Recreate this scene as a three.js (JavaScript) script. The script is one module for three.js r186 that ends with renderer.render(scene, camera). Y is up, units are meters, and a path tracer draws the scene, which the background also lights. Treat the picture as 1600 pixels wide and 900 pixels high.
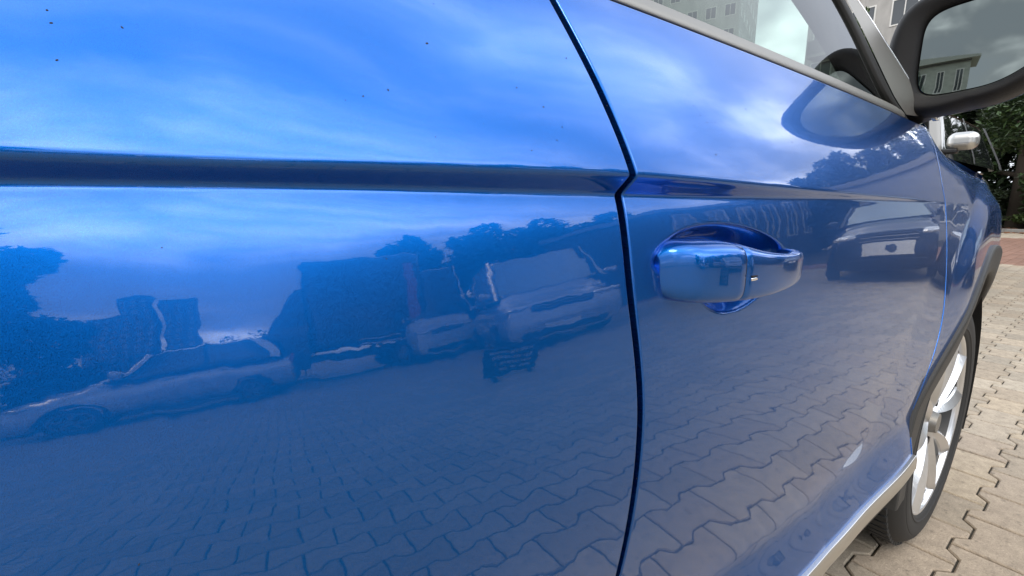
import * as THREE from 'three';
import { ImprovedNoise } from 'three/addons/math/ImprovedNoise.js';
import { RoundedBoxGeometry } from 'three/addons/geometries/RoundedBoxGeometry.js';
import { mergeGeometries } from 'three/addons/utils/BufferGeometryUtils.js';

// ------------------------------------------------------------------ camera, sky, sun, exposure
const scene = new THREE.Scene();
const camera = new THREE.PerspectiveCamera(64.72, 16 / 9, 0.02, 2000);
camera.position.set(0, 0.93, 0);
{
  const yaw = THREE.MathUtils.degToRad(53.6), pitch = THREE.MathUtils.degToRad(10.4);
  const f = new THREE.Vector3(Math.cos(yaw) * Math.cos(pitch), -Math.sin(pitch), -Math.sin(yaw) * Math.cos(pitch));
  camera.lookAt(camera.position.clone().add(f));
}
camera.updateMatrixWorld(true);
const renderer = new THREE.WebGLRenderer({ antialias: true });
renderer.toneMapping = THREE.LinearToneMapping;
renderer.toneMappingExposure = 1.0;
renderer.shadowMap.enabled = true;

let seed = 20240611;
function rnd() { seed = (seed + 0x6D2B79F5) | 0; let t = Math.imul(seed ^ (seed >>> 15), 1 | seed); t = (t + Math.imul(t ^ (t >>> 7), 61 | t)) ^ t; return ((t ^ (t >>> 14)) >>> 0) / 4294967296; }
const rr = (a, b) => a + (b - a) * rnd();
const perlin = new ImprovedNoise();
const noise = (x, y, z = 0) => perlin.noise(x + 71.3, y + 33.7, z + 11.1);
function fbm(x, y, z, o = 5, g = 0.52) { let a = 1, s = 0, n = 0; for (let i = 0; i < o; i++) { s += a * noise(x, y, z); n += a; x = x * 2.03 + 5.1; y = y * 2.03 - 3.7; z = z * 2.03 + 1.3; a *= g; } return s / n; }
const clamp = (x, a, b) => Math.min(b, Math.max(a, x));
const smooth = (a, b, x) => { const t = clamp((x - a) / (b - a), 0, 1); return t * t * (3 - 2 * t); };
const lerp = (a, b, t) => a + (b - a) * t;

const SKY_AT = [-12.28, 21.62], SKY_LOW = 1.2, SKY_HIGH = 5.4;
// overcast sky with broken, streaky cloud; brighter gaps, darker bellies
{
  const W = 1024, H = 512, d = new Float32Array(W * H * 4);
  for (let j = 0; j < H; j++) for (let i = 0; i < W; i++) {
    const el = ((j + 0.5) / H - 0.5) * Math.PI, az = ((i + 0.5) / W - 0.5) * 2 * Math.PI;
    const y = Math.sin(el), x = Math.cos(el) * Math.cos(az), z = Math.cos(el) * Math.sin(az);
    let L = 1, blue = 0;
    if (y > 0) {
      const k = 1 / (y + 0.22), px = x * k + SKY_AT[0], pz = z * k + SKY_AT[1];
      const wx = fbm(px * 0.5 + 3, pz * 0.5, 2.2, 3), wz = fbm(px * 0.5 - 7, pz * 0.5 + 4, 8.2, 3);
      const a = fbm(px * 0.62 + wx * 1.1, pz * 1.1 + wz * 1.1, 0.4, 6, 0.5);
      const b = fbm(px * 1.9 + wx * 2, pz * 3.2 + wz * 2, 5.7, 5, 0.55);
      const c = clamp(0.47 + 1.45 * a + 0.75 * b, 0, 1.3);
      L = SKY_LOW + (SKY_HIGH - SKY_LOW) * Math.pow(c, 2.3);
      L *= lerp(0.8, 1.0, smooth(0, 0.25, y)) * lerp(1, 0.58, smooth(0.25, 0.85, -x)); // heavier cloud behind
      blue = 0.10 * (1 - clamp(c, 0, 1));
    } else L = 0.6;
    const o = (j * W + i) * 4;
    d[o] = L * (0.985 - blue); d[o + 1] = L * (1.0 - blue * 0.25); d[o + 2] = L * (1.03 + blue); d[o + 3] = 1;
  }
  const sky = new THREE.DataTexture(d, W, H, THREE.RGBAFormat, THREE.FloatType);
  sky.mapping = THREE.EquirectangularReflectionMapping; sky.magFilter = THREE.LinearFilter; sky.minFilter = THREE.LinearFilter; sky.wrapS = THREE.RepeatWrapping; sky.needsUpdate = true;
  scene.background = sky; scene.environment = sky;
}
const sun = new THREE.DirectionalLight(0xfff0da, 1.5);
sun.position.set(-20, 25, 6); sun.target.position.set(0, 0, 0);
sun.castShadow = true; sun.shadow.radius = 40; sun.shadow.mapSize.set(2048, 2048);
Object.assign(sun.shadow.camera, { left: -18, right: 18, top: 18, bottom: -18, near: 1, far: 80 });
scene.add(sun, sun.target);

// ------------------------------------------------------------------ helpers
function spline(pts) { // natural cubic through [x, y] pairs, linear outside
  pts = pts.slice().sort((a, b) => a[0] - b[0]); const n = pts.length, X = pts.map((p) => p[0]), Y = pts.map((p) => p[1]), m = new Array(n);
  for (let i = 0; i < n; i++) { const a = Math.max(0, i - 1), b = Math.min(n - 1, i + 1); m[i] = (Y[b] - Y[a]) / (X[b] - X[a]); }
  return (x) => {
    if (x <= X[0]) return Y[0] + m[0] * (x - X[0]);
    if (x >= X[n - 1]) return Y[n - 1] + m[n - 1] * (x - X[n - 1]);
    let i = 0; while (x > X[i + 1]) i++;
    const h = X[i + 1] - X[i], t = (x - X[i]) / h, t2 = t * t, t3 = t2 * t;
    return (2 * t3 - 3 * t2 + 1) * Y[i] + (t3 - 2 * t2 + t) * h * m[i] + (-2 * t3 + 3 * t2) * Y[i + 1] + (t3 - t2) * h * m[i + 1];
  };
}
const used = {};
function numbered(name) { const n = used[name] = (used[name] ?? -1) + 1; return n ? name + '_' + String(n).padStart(3, '0') : name; }
function thing(name, label, category, p = [0, 0, 0], turn = 0, group) {
  const o = new THREE.Group(); o.name = numbered(name); scene.add(o); o.position.set(...p); o.rotation.y = turn;
  o.userData = { label, category }; if (group) o.userData.group = group; return o;
}
function part(name, geo, mat, parent, label) {
  const m = new THREE.Mesh(geo, mat); m.name = name; m.castShadow = m.receiveShadow = true; parent.add(m); if (label) m.userData.label = label; return m;
}
function structure(name, o) { o.name = numbered(name); o.userData.kind = 'structure'; scene.add(o); return o; }
function geom(pos, idx, nor, uv) {
  const g = new THREE.BufferGeometry(); g.setAttribute('position', new THREE.Float32BufferAttribute(pos, 3));
  if (uv) g.setAttribute('uv', new THREE.Float32BufferAttribute(uv, 2));
  g.setIndex(idx); if (nor) g.setAttribute('normal', new THREE.Float32BufferAttribute(nor, 3)); else g.computeVertexNormals(); return g;
}
function orient(g) { // turn every triangle to the side its normals point to
  const p = g.attributes.position, n = g.attributes.normal, ix = g.index ? g.index.array : null, N = ix ? ix.length : p.count, A = new THREE.Vector3(), B = new THREE.Vector3(), C = new THREE.Vector3();
  for (let t = 0; t < N; t += 3) {
    const [a, b, c] = ix ? [ix[t], ix[t + 1], ix[t + 2]] : [t, t + 1, t + 2];
    A.fromBufferAttribute(p, a); B.fromBufferAttribute(p, b).sub(A); C.fromBufferAttribute(p, c).sub(A); B.cross(C);
    if (B.x * (n.getX(a) + n.getX(b) + n.getX(c)) + B.y * (n.getY(a) + n.getY(b) + n.getY(c)) + B.z * (n.getZ(a) + n.getZ(b) + n.getZ(c)) < 0) {
      if (ix) { ix[t + 1] = c; ix[t + 2] = b; } else for (const at of Object.values(g.attributes)) for (let k = 0; k < at.itemSize; k++) { const q = at.array[b * at.itemSize + k]; at.array[b * at.itemSize + k] = at.array[c * at.itemSize + k]; at.array[c * at.itemSize + k] = q; }
    }
  }
  return g;
}
function merge(list) {
  const l = list.map((g) => { g = g.index ? g.toNonIndexed() : g.clone(); if (!g.attributes.uv) g.setAttribute('uv', new THREE.Float32BufferAttribute(new Float32Array(g.attributes.position.count * 2), 2)); for (const k of Object.keys(g.attributes)) if (!['position', 'normal', 'uv'].includes(k)) g.deleteAttribute(k); return g; });
  return mergeGeometries(l);
}
// a lattice of points f(u, v) -> [x, y, z]; nu x nv cells
function lattice(f, nu, nv, uvScale, closedU) {
  const pos = [], idx = [], uv = [];
  for (let j = 0; j <= nv; j++) for (let i = 0; i <= nu; i++) { const p = f(i / nu, j / nv); pos.push(p[0], p[1], p[2]); const q = uvScale ? uvScale(p, i / nu, j / nv) : [i / nu, j / nv]; uv.push(q[0], q[1]); }
  for (let j = 0; j < nv; j++) for (let i = 0; i < nu; i++) { const a = j * (nu + 1) + i, b = a + 1, c = a + nu + 1, d = c + 1; idx.push(a, b, d, a, d, c); }
  const g = geom(pos, idx, null, uv);
  if (closedU) { const n = g.attributes.normal; for (let j = 0; j <= nv; j++) { const a = j * (nu + 1), b = a + nu; const v = new THREE.Vector3(n.getX(a) + n.getX(b), n.getY(a) + n.getY(b), n.getZ(a) + n.getZ(b)).normalize(); n.setXYZ(a, v.x, v.y, v.z); n.setXYZ(b, v.x, v.y, v.z); } }
  return g;
}
function box(w, h, d, x, y, z, ry = 0) { const g = new THREE.BoxGeometry(w, h, d); if (ry) g.rotateY(ry); g.translate(x, y, z); return g; }
function rbox(w, h, d, x, y, z, r = 0.01, s = 2) { const g = new RoundedBoxGeometry(w, h, d, s, r); g.translate(x, y, z); return g; }
function dataTex(n, f, srgb, repeat = true) {
  const d = new Uint8Array(n * n * 4);
  for (let j = 0; j < n; j++) for (let i = 0; i < n; i++) { const c = f(i, j, n), o = (j * n + i) * 4; d[o] = clamp(c[0], 0, 1) * 255; d[o + 1] = clamp(c[1], 0, 1) * 255; d[o + 2] = clamp(c[2], 0, 1) * 255; d[o + 3] = 255; }
  const t = new THREE.DataTexture(d, n, n, THREE.RGBAFormat); if (srgb) t.colorSpace = THREE.SRGBColorSpace;
  t.magFilter = THREE.LinearFilter; t.minFilter = THREE.LinearFilter; if (repeat) t.wrapS = t.wrapT = THREE.RepeatWrapping; t.needsUpdate = true; return t;
}
const lin = (r, g, b) => new THREE.Color().setRGB(r, g, b);
const std = (o) => new THREE.MeshStandardMaterial(o), phy = (o) => new THREE.MeshPhysicalMaterial(o);
// ------------------------------------------------------------------ materials
// paint: metal flakes lie flat (mirror-like) or askew (dull), under a clear coat
const FLAT = 0.42;
const flakeTex = dataTex(512, () => { const r = rnd(); const v = r < FLAT ? 0.08 + 0.1 * rnd() : 0.42 + 0.2 * rnd(); return [v, v, v]; });
function paint(color) { return phy({ color, metalness: 1, roughness: 1, roughnessMap: flakeTex, clearcoat: 1, clearcoatRoughness: 0.012 }); }
const M = {};
M.blue = paint(lin(0.003, 0.117, 0.455));
M.plainBlue = phy({ color: lin(0.008, 0.10, 0.40), metalness: 0.9, roughness: 0.35, clearcoat: 1, clearcoatRoughness: 0.01 });
const plasticBump = dataTex(256, (i, j) => { const v = 0.5 + 0.5 * Math.sin(rnd() * 6.28); return [v, v, v]; });
M.black = std({ color: lin(0.012, 0.012, 0.013), roughness: 0.42 });
M.rubber = std({ color: lin(0.010, 0.010, 0.010), roughness: 0.7 });
M.gap = std({ color: lin(0.004, 0.004, 0.005), roughness: 0.8 });
M.mirrorPlastic = phy({ specularIntensity: 0.55, color: lin(0.009, 0.009, 0.010), roughness: 0.48, bumpMap: plasticBump, bumpScale: 0.0002 });
M.cladding = std({ color: lin(0.032, 0.032, 0.031), roughness: 0.55, bumpMap: plasticBump, bumpScale: 0.0003 });
M.satin = std({ color: lin(0.62, 0.61, 0.58), metalness: 1, roughness: 0.33 });
M.satinDull = std({ color: lin(0.30, 0.29, 0.27), metalness: 0.9, roughness: 0.5 });
M.chrome = std({ color: lin(0.85, 0.85, 0.85), metalness: 1, roughness: 0.08 });
M.alloy = phy({ color: lin(0.72, 0.73, 0.74), metalness: 0.85, roughness: 0.28, clearcoat: 0.8, clearcoatRoughness: 0.06 });
M.glass = phy({ color: lin(0.50, 0.57, 0.53), transmission: 1, thickness: 0, roughness: 0, ior: 1.52 });
M.mirrorGlass = std({ color: lin(0.24, 0.27, 0.255), metalness: 1, roughness: 0.02 });
M.interior = std({ color: lin(0.03, 0.03, 0.032), roughness: 0.85 });
M.liner = std({ color: lin(0.012, 0.012, 0.012), roughness: 0.95 });
M.tyre = std({ color: lin(0.022, 0.022, 0.022), roughness: 0.72 });
M.barrel = std({ color: lin(0.10, 0.10, 0.10), metalness: 0.8, roughness: 0.5 });
M.farRim = std({ color: lin(0.16, 0.16, 0.16), metalness: 0.6, roughness: 0.5 });
M.dirt = std({ color: lin(0.03, 0.028, 0.03), roughness: 0.9 });
// ------------------------------------------------------------------ the blue car: surface of its right flank (lateral distance from the z = 0 plane)
const MIR_YAW = 0.03, MIR_TILT = 0.0;
const WX = 1.63, WY = 0.345, ARCH = 0.478, RWX = -0.97;      // front wheel, radius of the painted arch edge, rear wheel
const sp = (x, s) => (x / s > 30 ? x : s * Math.log1p(Math.exp(x / s)));
const plan = (x) => {
  let L = 0.208;
  if (x > 0) L += 0.0355 * (x - 1.2) ** 2; else { const b = 0.0355 * 1.44, s = 0.0355 * 2.4; L += b + s * 0.5 * (1 - Math.exp(x / 0.5 * -1 * -1)) ; }
  if (x > 1.7) L += 0.40 * (x - 1.7) ** 2;
  return L;
};
const yCrease = spline([[-3, 0.952], [-0.5, 0.9480], [0, 0.9492], [0.12, 0.9512], [0.28, 0.9525], [0.6, 0.9450], [1.17, 0.9325], [2.6, 0.905]]);
const hLedge = (x) => Math.max(0.0004, lerp(0.0098, 0.0142, smooth(-0.02, 0.28, x)) * (1 - smooth(0.22, 1.22, x) * 0.999) * (1 - 0.35 * smooth(0.3, 0.8, x)));
const yBelt = (x) => 1.106 - 0.033 * x;
const yBend = (x) => 0.455 + 0.12 * clamp(x - 0.8, 0, 0.4);
const ySill = (x) => 0.366 + 0.16 * sp(x - 0.78, 0.05);
function flankBase(x, y) {
  const v = y - yCrease(x), h = hLedge(x), s = 0.0009;
  const up = sp(v, s), w = sp(-v - h, s);
  const A = lerp(1, 0.5, smooth(0.3, 0.85, x));
  let p = 0.2126 * up + 0.85 * up * up;
  p += 1.15 * (sp(-v, s) - sp(-v - h, s));
  { const k = lerp(0.090, 0, smooth(0.08, 0.56, x)), t = clamp((w - 0.10) / 0.17, 0, 1); p -= k * (Math.min(w, 0.10) + 0.17 * (t - t ** 3 + t ** 4 / 2)); }
  p -= 0.02 * w + A * (0.012 * (1 - Math.exp(-w / 0.12)) + 0.0051 * (1 - Math.exp(-w / 0.03)));
  p += 0.17 * sp(0.70 - y, 0.06);
  p -= 0.40 * sp(yBend(x) - y, 0.009) * (1 - smooth(1.25, 1.5, x));
  // fender: shoulder rolls over towards the bonnet, skin swells over the arch
  const bx = smooth(1.12, 1.5, x), q = Math.max(0, v - 0.055);
  p += bx * 17 * q * q;
  for (const cx of [WX, RWX]) { const r = Math.hypot(x - cx, y - WY); if (r < 0.8) p -= 0.010 * smooth(0.72, 0.5, r) * smooth(0.17, 0.02, v); }
  p += 0.012 * smooth(1.3, 1.65, x);
  { const r = Math.hypot(x - WX, y - WY); p -= 0.013 * smooth(0.645, 0.575, r) * smooth(1.16, 1.32, x); }
  return plan(x) + p;
}
const BOWL = { x: 0.436, y: 0.868, a: 0.115, b: 0.0435, d: 0.034 };
function lat(x, y) {
  let L = flankBase(x, y);
  const ey = (y - BOWL.y) / BOWL.b, kb = smooth(0.35, -0.6, ey), dx = (x - lerp(BOWL.x, 0.455, kb)) / lerp(BOWL.a, 0.074, kb), dy = ey / (1 - 0.2 * clamp(dx, -1, 1)), r = Math.sqrt(dx * dx + dy * dy);
  if (r < 1.12) L += BOWL.d * smooth(1.03, 0.62, r);
  return L;
}
const N3 = new THREE.Vector3();
function flankNormal(x, y, peel = 1, f = lat) {
  const e = 0.0003; let gx = (f(x + e, y) - f(x - e, y)) / (2 * e), gy = (f(x, y + e) - f(x, y - e)) / (2 * e);
  if (peel) {
    peel *= lerp(1, 0.38, smooth(0.2, 0.5, x));
    gx += peel * (0.0042 * noise(x * 190, y * 220, 0) + 0.0062 * noise(x * 48, y * 60, 4));
    gy += peel * (0.0042 * noise(x * 190, y * 220, 9) + 0.0062 * noise(x * 48, y * 60, 14));
  }
  return N3.set(gx, gy, 1).normalize();
}
const gapX = spline([[1.2, 0.20], [1.11, 0.236], [1.08, 0.246], [1.01, 0.274], [0.954, 0.2935], [0.938, 0.2945], [0.863, 0.2965], [0.746, 0.308], [0.589, 0.303], [0.42, 0.275], [0.3, 0.24]]);
const shutX = spline([[1.2, 1.18], [1.07, 1.155], [0.96, 1.125], [0.84, 1.165], [0.70, 1.185], [0.55, 1.178], [0.46, 1.160], [0.36, 1.14]]);
const rearX = () => -0.42;

function rowsFor(dense) {
  const R = [], add = (n, a, b) => { for (let i = R.length ? 1 : 0; i <= n; i++) { const t = i / n; R.push((x) => lerp(a(x), b(x), t)); } };
  const c = yCrease, h = hLedge, k = dense;
  add(60 * k | 0, yBelt, (x) => c(x) + 0.004); add(10, (x) => c(x) + 0.004, (x) => c(x) - 0.003);
  add(5, (x) => c(x) - 0.003, (x) => c(x) - Math.max(0.004, h(x)) + 0.001); add(10, (x) => c(x) - Math.max(0.004, h(x)) + 0.001, (x) => c(x) - h(x) - 0.006);
  add(62 * k | 0, (x) => c(x) - h(x) - 0.006, (x) => c(x) - h(x) - 0.13); add(84 * k | 0, (x) => c(x) - h(x) - 0.13, (x) => yBend(x) + 0.02);
  add(16, (x) => yBend(x) + 0.02, (x) => yBend(x) - 0.02); add(12, (x) => yBend(x) - 0.02, ySill);
  return R;
}
// a skin made of points given by at(i, j) -> [x, y]; edges are folded inwards where fold says so
function skin(at, nu, nv, fold = 'lrtb', f = lat, r = 0.0019) {
  const pos = [], nor = [], uv = [], idx = [], P = [];
  const put = (p, n, a, b) => { pos.push(p.x, p.y, p.z); nor.push(n.x, n.y, n.z); uv.push(a / 0.035, b / 0.035); return pos.length / 3 - 1; };
  for (let j = 0; j <= nv; j++) for (let i = 0; i <= nu; i++) {
    const [x, y] = at(i, j), n = flankNormal(x, y, 1, f).clone(), p = new THREE.Vector3(x, y, -f(x, y)); P.push({ p, n }); put(p, n, x, y);
  }
  const W = nu + 1;
  for (let j = 0; j < nv; j++) for (let i = 0; i < nu; i++) { const a = j * W + i, b = a + 1, c = a + W, d = c + 1; idx.push(a, b, d, a, d, c); }
  const edge = (list, inner) => { // list of indices along the edge, inner: index of the neighbour inside
    const steps = 5, rows = [];
    for (let k = 0; k <= steps + 1; k++) {
      const row = [];
      list.forEach((e, m) => {
        const { p, n } = P[e], t = p.clone().sub(P[inner[m]].p); t.addScaledVector(n, -t.dot(n)); if (t.lengthSq() < 1e-12) t.set(1, 0, 0); t.normalize();
        const a = Math.min(k, steps) / steps * Math.PI / 2, q = p.clone().addScaledVector(t, r * Math.sin(a)).addScaledVector(n, -r * (1 - Math.cos(a)) - (k > steps ? 0.018 : 0));
        const m2 = n.clone().multiplyScalar(Math.cos(a)).addScaledVector(t, Math.sin(a)); row.push(put(q, m2, q.x, q.y));
      });
      rows.push(row);
    }
    for (let k = 0; k < rows.length - 1; k++) for (let m = 0; m < list.length - 1; m++) { const a = rows[k][m], b = rows[k][m + 1], c = rows[k + 1][m], d = rows[k + 1][m + 1]; idx.push(a, b, d, a, d, c); }
  };
  const col = (i) => Array.from({ length: nv + 1 }, (_, j) => j * W + i), row = (j) => Array.from({ length: W }, (_, i) => j * W + i);
  if (fold.includes('l')) edge(col(0), col(1)); if (fold.includes('r')) edge(col(nu), col(nu - 1));
  if (fold.includes('t')) edge(row(0), row(1)); if (fold.includes('b')) edge(row(nv), row(nv - 1));
  return orient(geom(pos, idx, nor, uv));
}
function doorSkin(xa, xb, nu, dense, warp = (u) => u, fold = 'lrtb') {
  const R = rowsFor(dense), G = 0.0056; // the fold adds 2.8 mm on each side
  return skin((i, j) => { const u = warp(i / nu); let x = lerp(xa(0.9), xb(0.9), u), y = 0; for (let k = 0; k < 4; k++) { y = R[j](x); x = lerp(xa(y) + G, xb(y) - Math.min(G, xb === shutX ? 0.0036 : G), u); } return [x, y]; }, nu, R.length - 1, fold);
}

const CAR = [0.33, 0, -1.12];
const car = thing('blue_suv', 'bright blue metallic SUV filling the picture, seen along its doors', 'car', CAR);
const toCar = (m) => { m.position.set(-CAR[0], -CAR[1], -CAR[2]); return m; };
const cp = (name, geo, mat, label) => toCar(part(name, geo, mat, car, label));
const sub = (name, geo, mat, parent, label) => part(name, geo, mat, parent, label);

const rearDoor = cp('rear_door', doorSkin(rearX, gapX, 300, 1, (u) => 1 - (1 - u) ** 1.35), M.blue);
const frontDoor = cp('front_door', doorSkin(gapX, shutX, 400, 1.1, (u) => u ** 1.22), M.blue);
// dark jamb behind the gaps
{
  const strip = (xf, w) => lattice((u, v) => { const y = lerp(1.12, 0.38, v), x = xf(y) + (u - 0.5) * w; return [x, y, -flankBase(x, y) - 0.016]; }, 2, 60);
  for (const f of [gapX, shutX, rearX]) cp('door_jamb', strip(f, 0.05), M.gap);
}
// bug specks and grit on the paint
{
  const g = [];
  const one = (x, y, r) => { const s = new THREE.IcosahedronGeometry(r, 1); s.scale(rr(0.7, 1.9), rr(0.7, 1.2), 0.35); s.rotateZ(rr(0, 3)); const n = flankNormal(x, y, 0); s.translate(x + n.x * r * 0.1, y + n.y * r * 0.1, -lat(x, y) + n.z * r * 0.1); g.push(s); };
  for (let k = 0; k < 46; k++) { const x = rr(-0.06, 0.75), y = yCrease(x) + rr(0.006, 0.12); one(x, y, rr(0.00025, 0.0006)); }
  for (let k = 0; k < 14; k++) { const x = rr(-0.06, 0.9), y = yCrease(x) - rr(0.03, 0.3); one(x, y, rr(0.0002, 0.00045)); }
  const s = cp('grit_specks', merge(g), M.dirt); s.userData.kind = 'stuff';
}
// fender: rays from the wheel centre out to the shut line, the bonnet line and the nose
const fenderTop = (x) => yCrease(x) + lerp(0.150, 0.076, smooth(1.14, 1.62, x)) - 0.35 * Math.max(0, x - 1.75) ** 2;
function archSkin(cx, inside, a0, a1, nu, nv, fold) {
  return skin((i, j) => {
    const a = lerp(a0, a1, i / nu), ca = Math.cos(a), sa = Math.sin(a); let lo = ARCH, hi = 1.6;
    if (!inside(cx + ca * (ARCH + 0.002), WY + sa * (ARCH + 0.002))) hi = ARCH + 0.0005; else for (let k = 0; k < 26; k++) { const m = (lo + hi) / 2; if (inside(cx + ca * m, WY + sa * m)) lo = m; else hi = m; }
    const r = lerp(hi, ARCH, Math.pow(j / nv, 0.9)); return [cx + ca * r, WY + sa * r];
  }, nu, nv, fold, lat, 0.0014);
}
cp('front_fender', archSkin(WX, (x, y) => x > shutX(y) + 0.0032 && y < fenderTop(x) && x < 2.14 && y > ySill(x) - 0.003, Math.PI - 0.15, 0.15, 300, 110, 'tb'), M.blue);
cp('rear_quarter_panel', archSkin(RWX, (x, y) => x < rearX(y) - 0.0045 && y < yBelt(x) && x > -1.75, Math.PI - 0.1, 0.2, 160, 60, 'tb'), M.blue);
// plastic cladding round the arches, and the liners
for (const [cx, a0, a1] of [[WX, Math.PI + 0.09, -0.35], [RWX, Math.PI + 0.35, -0.06]]) {
  const prof = [[0.489, 0.010], [0.4855, -0.005], [0.480, -0.007], [0.470, -0.0065], [0.43, -0.003], [0.422, -0.001], [0.416, 0.003], [0.413, 0.009], [0.412, 0.05]];
  cp('arch_cladding', lattice((u, v) => { const a = lerp(a0, a1, u), k = v * (prof.length - 1), i = Math.min(prof.length - 2, Math.floor(k)), t = k - i; const r = lerp(prof[i][0], prof[i + 1][0], t), o = lerp(prof[i][1], prof[i + 1][1], t); const x = cx + Math.cos(a) * r, y = WY + Math.sin(a) * r; return [x, y, -(flankBase(x, Math.max(y, yBend(x) + 0.01)) + o)]; }, 120, 32, (p, u, v) => [u * 12, v * 1]), M.cladding);
  cp('arch_liner', lattice((u, v) => { const a = lerp(a0, a1, u), r = 0.414; return [cx + Math.cos(a) * r, WY + Math.sin(a) * r, -(0.235 + v * 0.34)]; }, 60, 4), M.liner);
}
// sill: satin strip over dark plastic
{
  const X0 = -0.50, X1 = 1.158;
  const loft = (prof, n = 80) => lattice((u, v) => { const x = lerp(X0, X1, u), k = v * (prof.length - 1), i = Math.min(prof.length - 2, Math.floor(k)), t = k - i; return [x, ySill(x) + lerp(prof[i][0], prof[i + 1][0], t), -(flankBase(x, ySill(x)) + lerp(prof[i][1], prof[i + 1][1], t))]; }, n, (prof.length - 1) * 2, (p) => [p[0] / 0.1, p[1] / 0.1]);
  cp('sill_strip', loft([[0.004, 0.01], [0.0045, -0.004], [0.003, -0.0055], [-0.004, -0.0075], [-0.022, -0.008], [-0.027, -0.0065], [-0.029, -0.002], [-0.029, 0.006]]), M.satin);
  cp('sill_cladding', loft([[-0.027, 0.006], [-0.029, -0.002], [-0.033, -0.004], [-0.045, 0.0], [-0.10, 0.022], [-0.14, 0.05], [-0.16, 0.09], [-0.16, 0.3]]), M.cladding);
}
// bonnet, nose, roof and the far flank
const bonnetY = (x, t) => fenderTop(x) + 0.012 + 0.085 * (1 - (1 - t) ** 2) - 0.0 * x;
cp('bonnet', lattice((u, v) => { const t = v <= 0.5 ? v * 2 : 2 - v * 2, x = lerp(1.2 + 0.16 * (1 - (1 - t) ** 2), 2.18 + 0.16 * (1 - (1 - t) ** 2), u); const xx = Math.min(x, 2.2), L0 = flankBase(Math.min(xx, 2.2), fenderTop(Math.min(xx, 2.2))) + 0.003; const L = lerp(L0, 2.24 - L0, v); const y = bonnetY(xx, t); return [x, y - 0.5 * Math.max(0, u - 0.85) ** 2 * 4, -L]; }, 60, 60, (p) => [p[0] / 0.16, p[2] / 0.16]), M.blue);
cp('front_bumper', lattice((u, v) => { const a = lerp(-1, 1, u), c = Math.sqrt(Math.max(0, 1 - a * a)), y = lerp(0.98, 0.22, v); return [2.12 + 0.26 * c + 0.06 * c * Math.sin(v * Math.PI), y, -1.12 - a * (0.79 - 0.02 * Math.cos(v * 3))]; }, 40, 20), M.blue);
cp('roof', lattice((u, v) => { const x = lerp(0.66, -1.45, u), a = v * 2 - 1, w = 0.66 - 0.03 * u; const y = 1.53 + 0.07 * (1 - a * a) + 0.05 * Math.sin(Math.PI * clamp(u, 0, 1)); return [x + 0.08 * (1 - a * a) * (1 - u), y, -1.12 + a * w]; }, 30, 20), M.plainBlue);
cp('headliner', lattice((u, v) => { const x = lerp(0.6, -1.4, u), a = v * 2 - 1; return [x, 1.505 + 0.05 * (1 - a * a) + 0.03 * Math.sin(Math.PI * u), -1.12 + a * 0.61]; }, 10, 8), std({ color: lin(0.45, 0.44, 0.42), roughness: 0.95 }));
cp('far_flank', lattice((u, v) => { const x = lerp(-1.7, 1.1, u), y = lerp(yBelt(x), 0.3, v); return [x, y, -2.24 + flankBase(x, Math.max(y, 0.47))]; }, 30, 30), M.plainBlue);
cp('far_fender', lattice((u, v) => { const x = lerp(1.1, 2.2, u), y = lerp(fenderTop(x), 0.86, v); return [x, y, -2.24 + flankBase(x, y)]; }, 20, 12), M.plainBlue);
cp('tailgate', lattice((u, v) => { const a = u * 2 - 1; return [-1.7 - 0.12 * (1 - a * a), lerp(1.16, 0.3, v), -1.12 + a * 0.72]; }, 16, 10), M.plainBlue);
cp('rear_screen', lattice((u, v) => { const a = u * 2 - 1, c = 1 - a * a; return [lerp(-1.70, -1.44, v) - 0.10 * c * (1 - v), lerp(1.15, 1.53 + 0.06 * c, v), -1.12 + a * lerp(0.72, 0.62, v)]; }, 16, 8), M.glass);
cp('underbody', merge([box(3.3, 0.06, 1.3, 0.3, 0.24, -1.12), box(1.95, 0.5, 1.5, 0.2, 0.5, -1.12)]), M.liner);

// side glass, its mouldings, pillars, windscreen
const glassLat = (x, y) => flankBase(Math.min(x, 1.02), yBelt(Math.min(x, 1.02))) + 0.012 + 0.40 * (y - yBelt(x)) + 0.12 * (y - yBelt(x)) ** 2;
const APIL = spline([[1.05, 1.085], [1.015, 1.11], [0.955, 1.265], [0.86, 1.37], [0.72, 1.455], [0.55, 1.51]].map(([x, y]) => [y, x])); // x of the front edge of the door frame at height y
const yRail = 1.50;
function sideWindow(x0, front, inset = 0) { return lattice((u, v) => { const y = lerp(yBelt(0.5) + 0.004, yRail, v), x = lerp(x0, front(y), u), yy = y + (yBelt(x) - yBelt(0.5)) * (1 - v); return [x, yy, -glassLat(x, yy) - inset]; }, 20, 14); }
cp('front_window', sideWindow(0.24, (y) => APIL(y) - 0.02), M.glass);
cp('rear_window', sideWindow(-0.42, () => 0.16), M.glass);
cp('quarter_window', sideWindow(-1.3, () => -0.50), M.glass);
cp('far_window', lattice((u, v) => { const y = lerp(1.1, 1.5, v), x = lerp(-1.3, Math.min(1.0, APIL(y)), u); return [x, y, -2.24 + glassLat(Math.min(x, 1), y)]; }, 10, 6), M.glass);
function ribbon(pathFn, prof, n) { // prof: [across, proud] pairs, pathFn(t) -> {p: [x, y], d: [dx, dy] across}
  return lattice((u, v) => { const { p, d } = pathFn(u), k = v * (prof.length - 1), i = Math.min(prof.length - 2, Math.floor(k)), t = k - i, a = lerp(prof[i][0], prof[i + 1][0], t), o = lerp(prof[i][1], prof[i + 1][1], t), x = p[0] + d[0] * a, y = p[1] + d[1] * a; return [x, y, -(glassLat(x, y) - o)]; }, n, (prof.length - 1) * 2);
}
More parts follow.
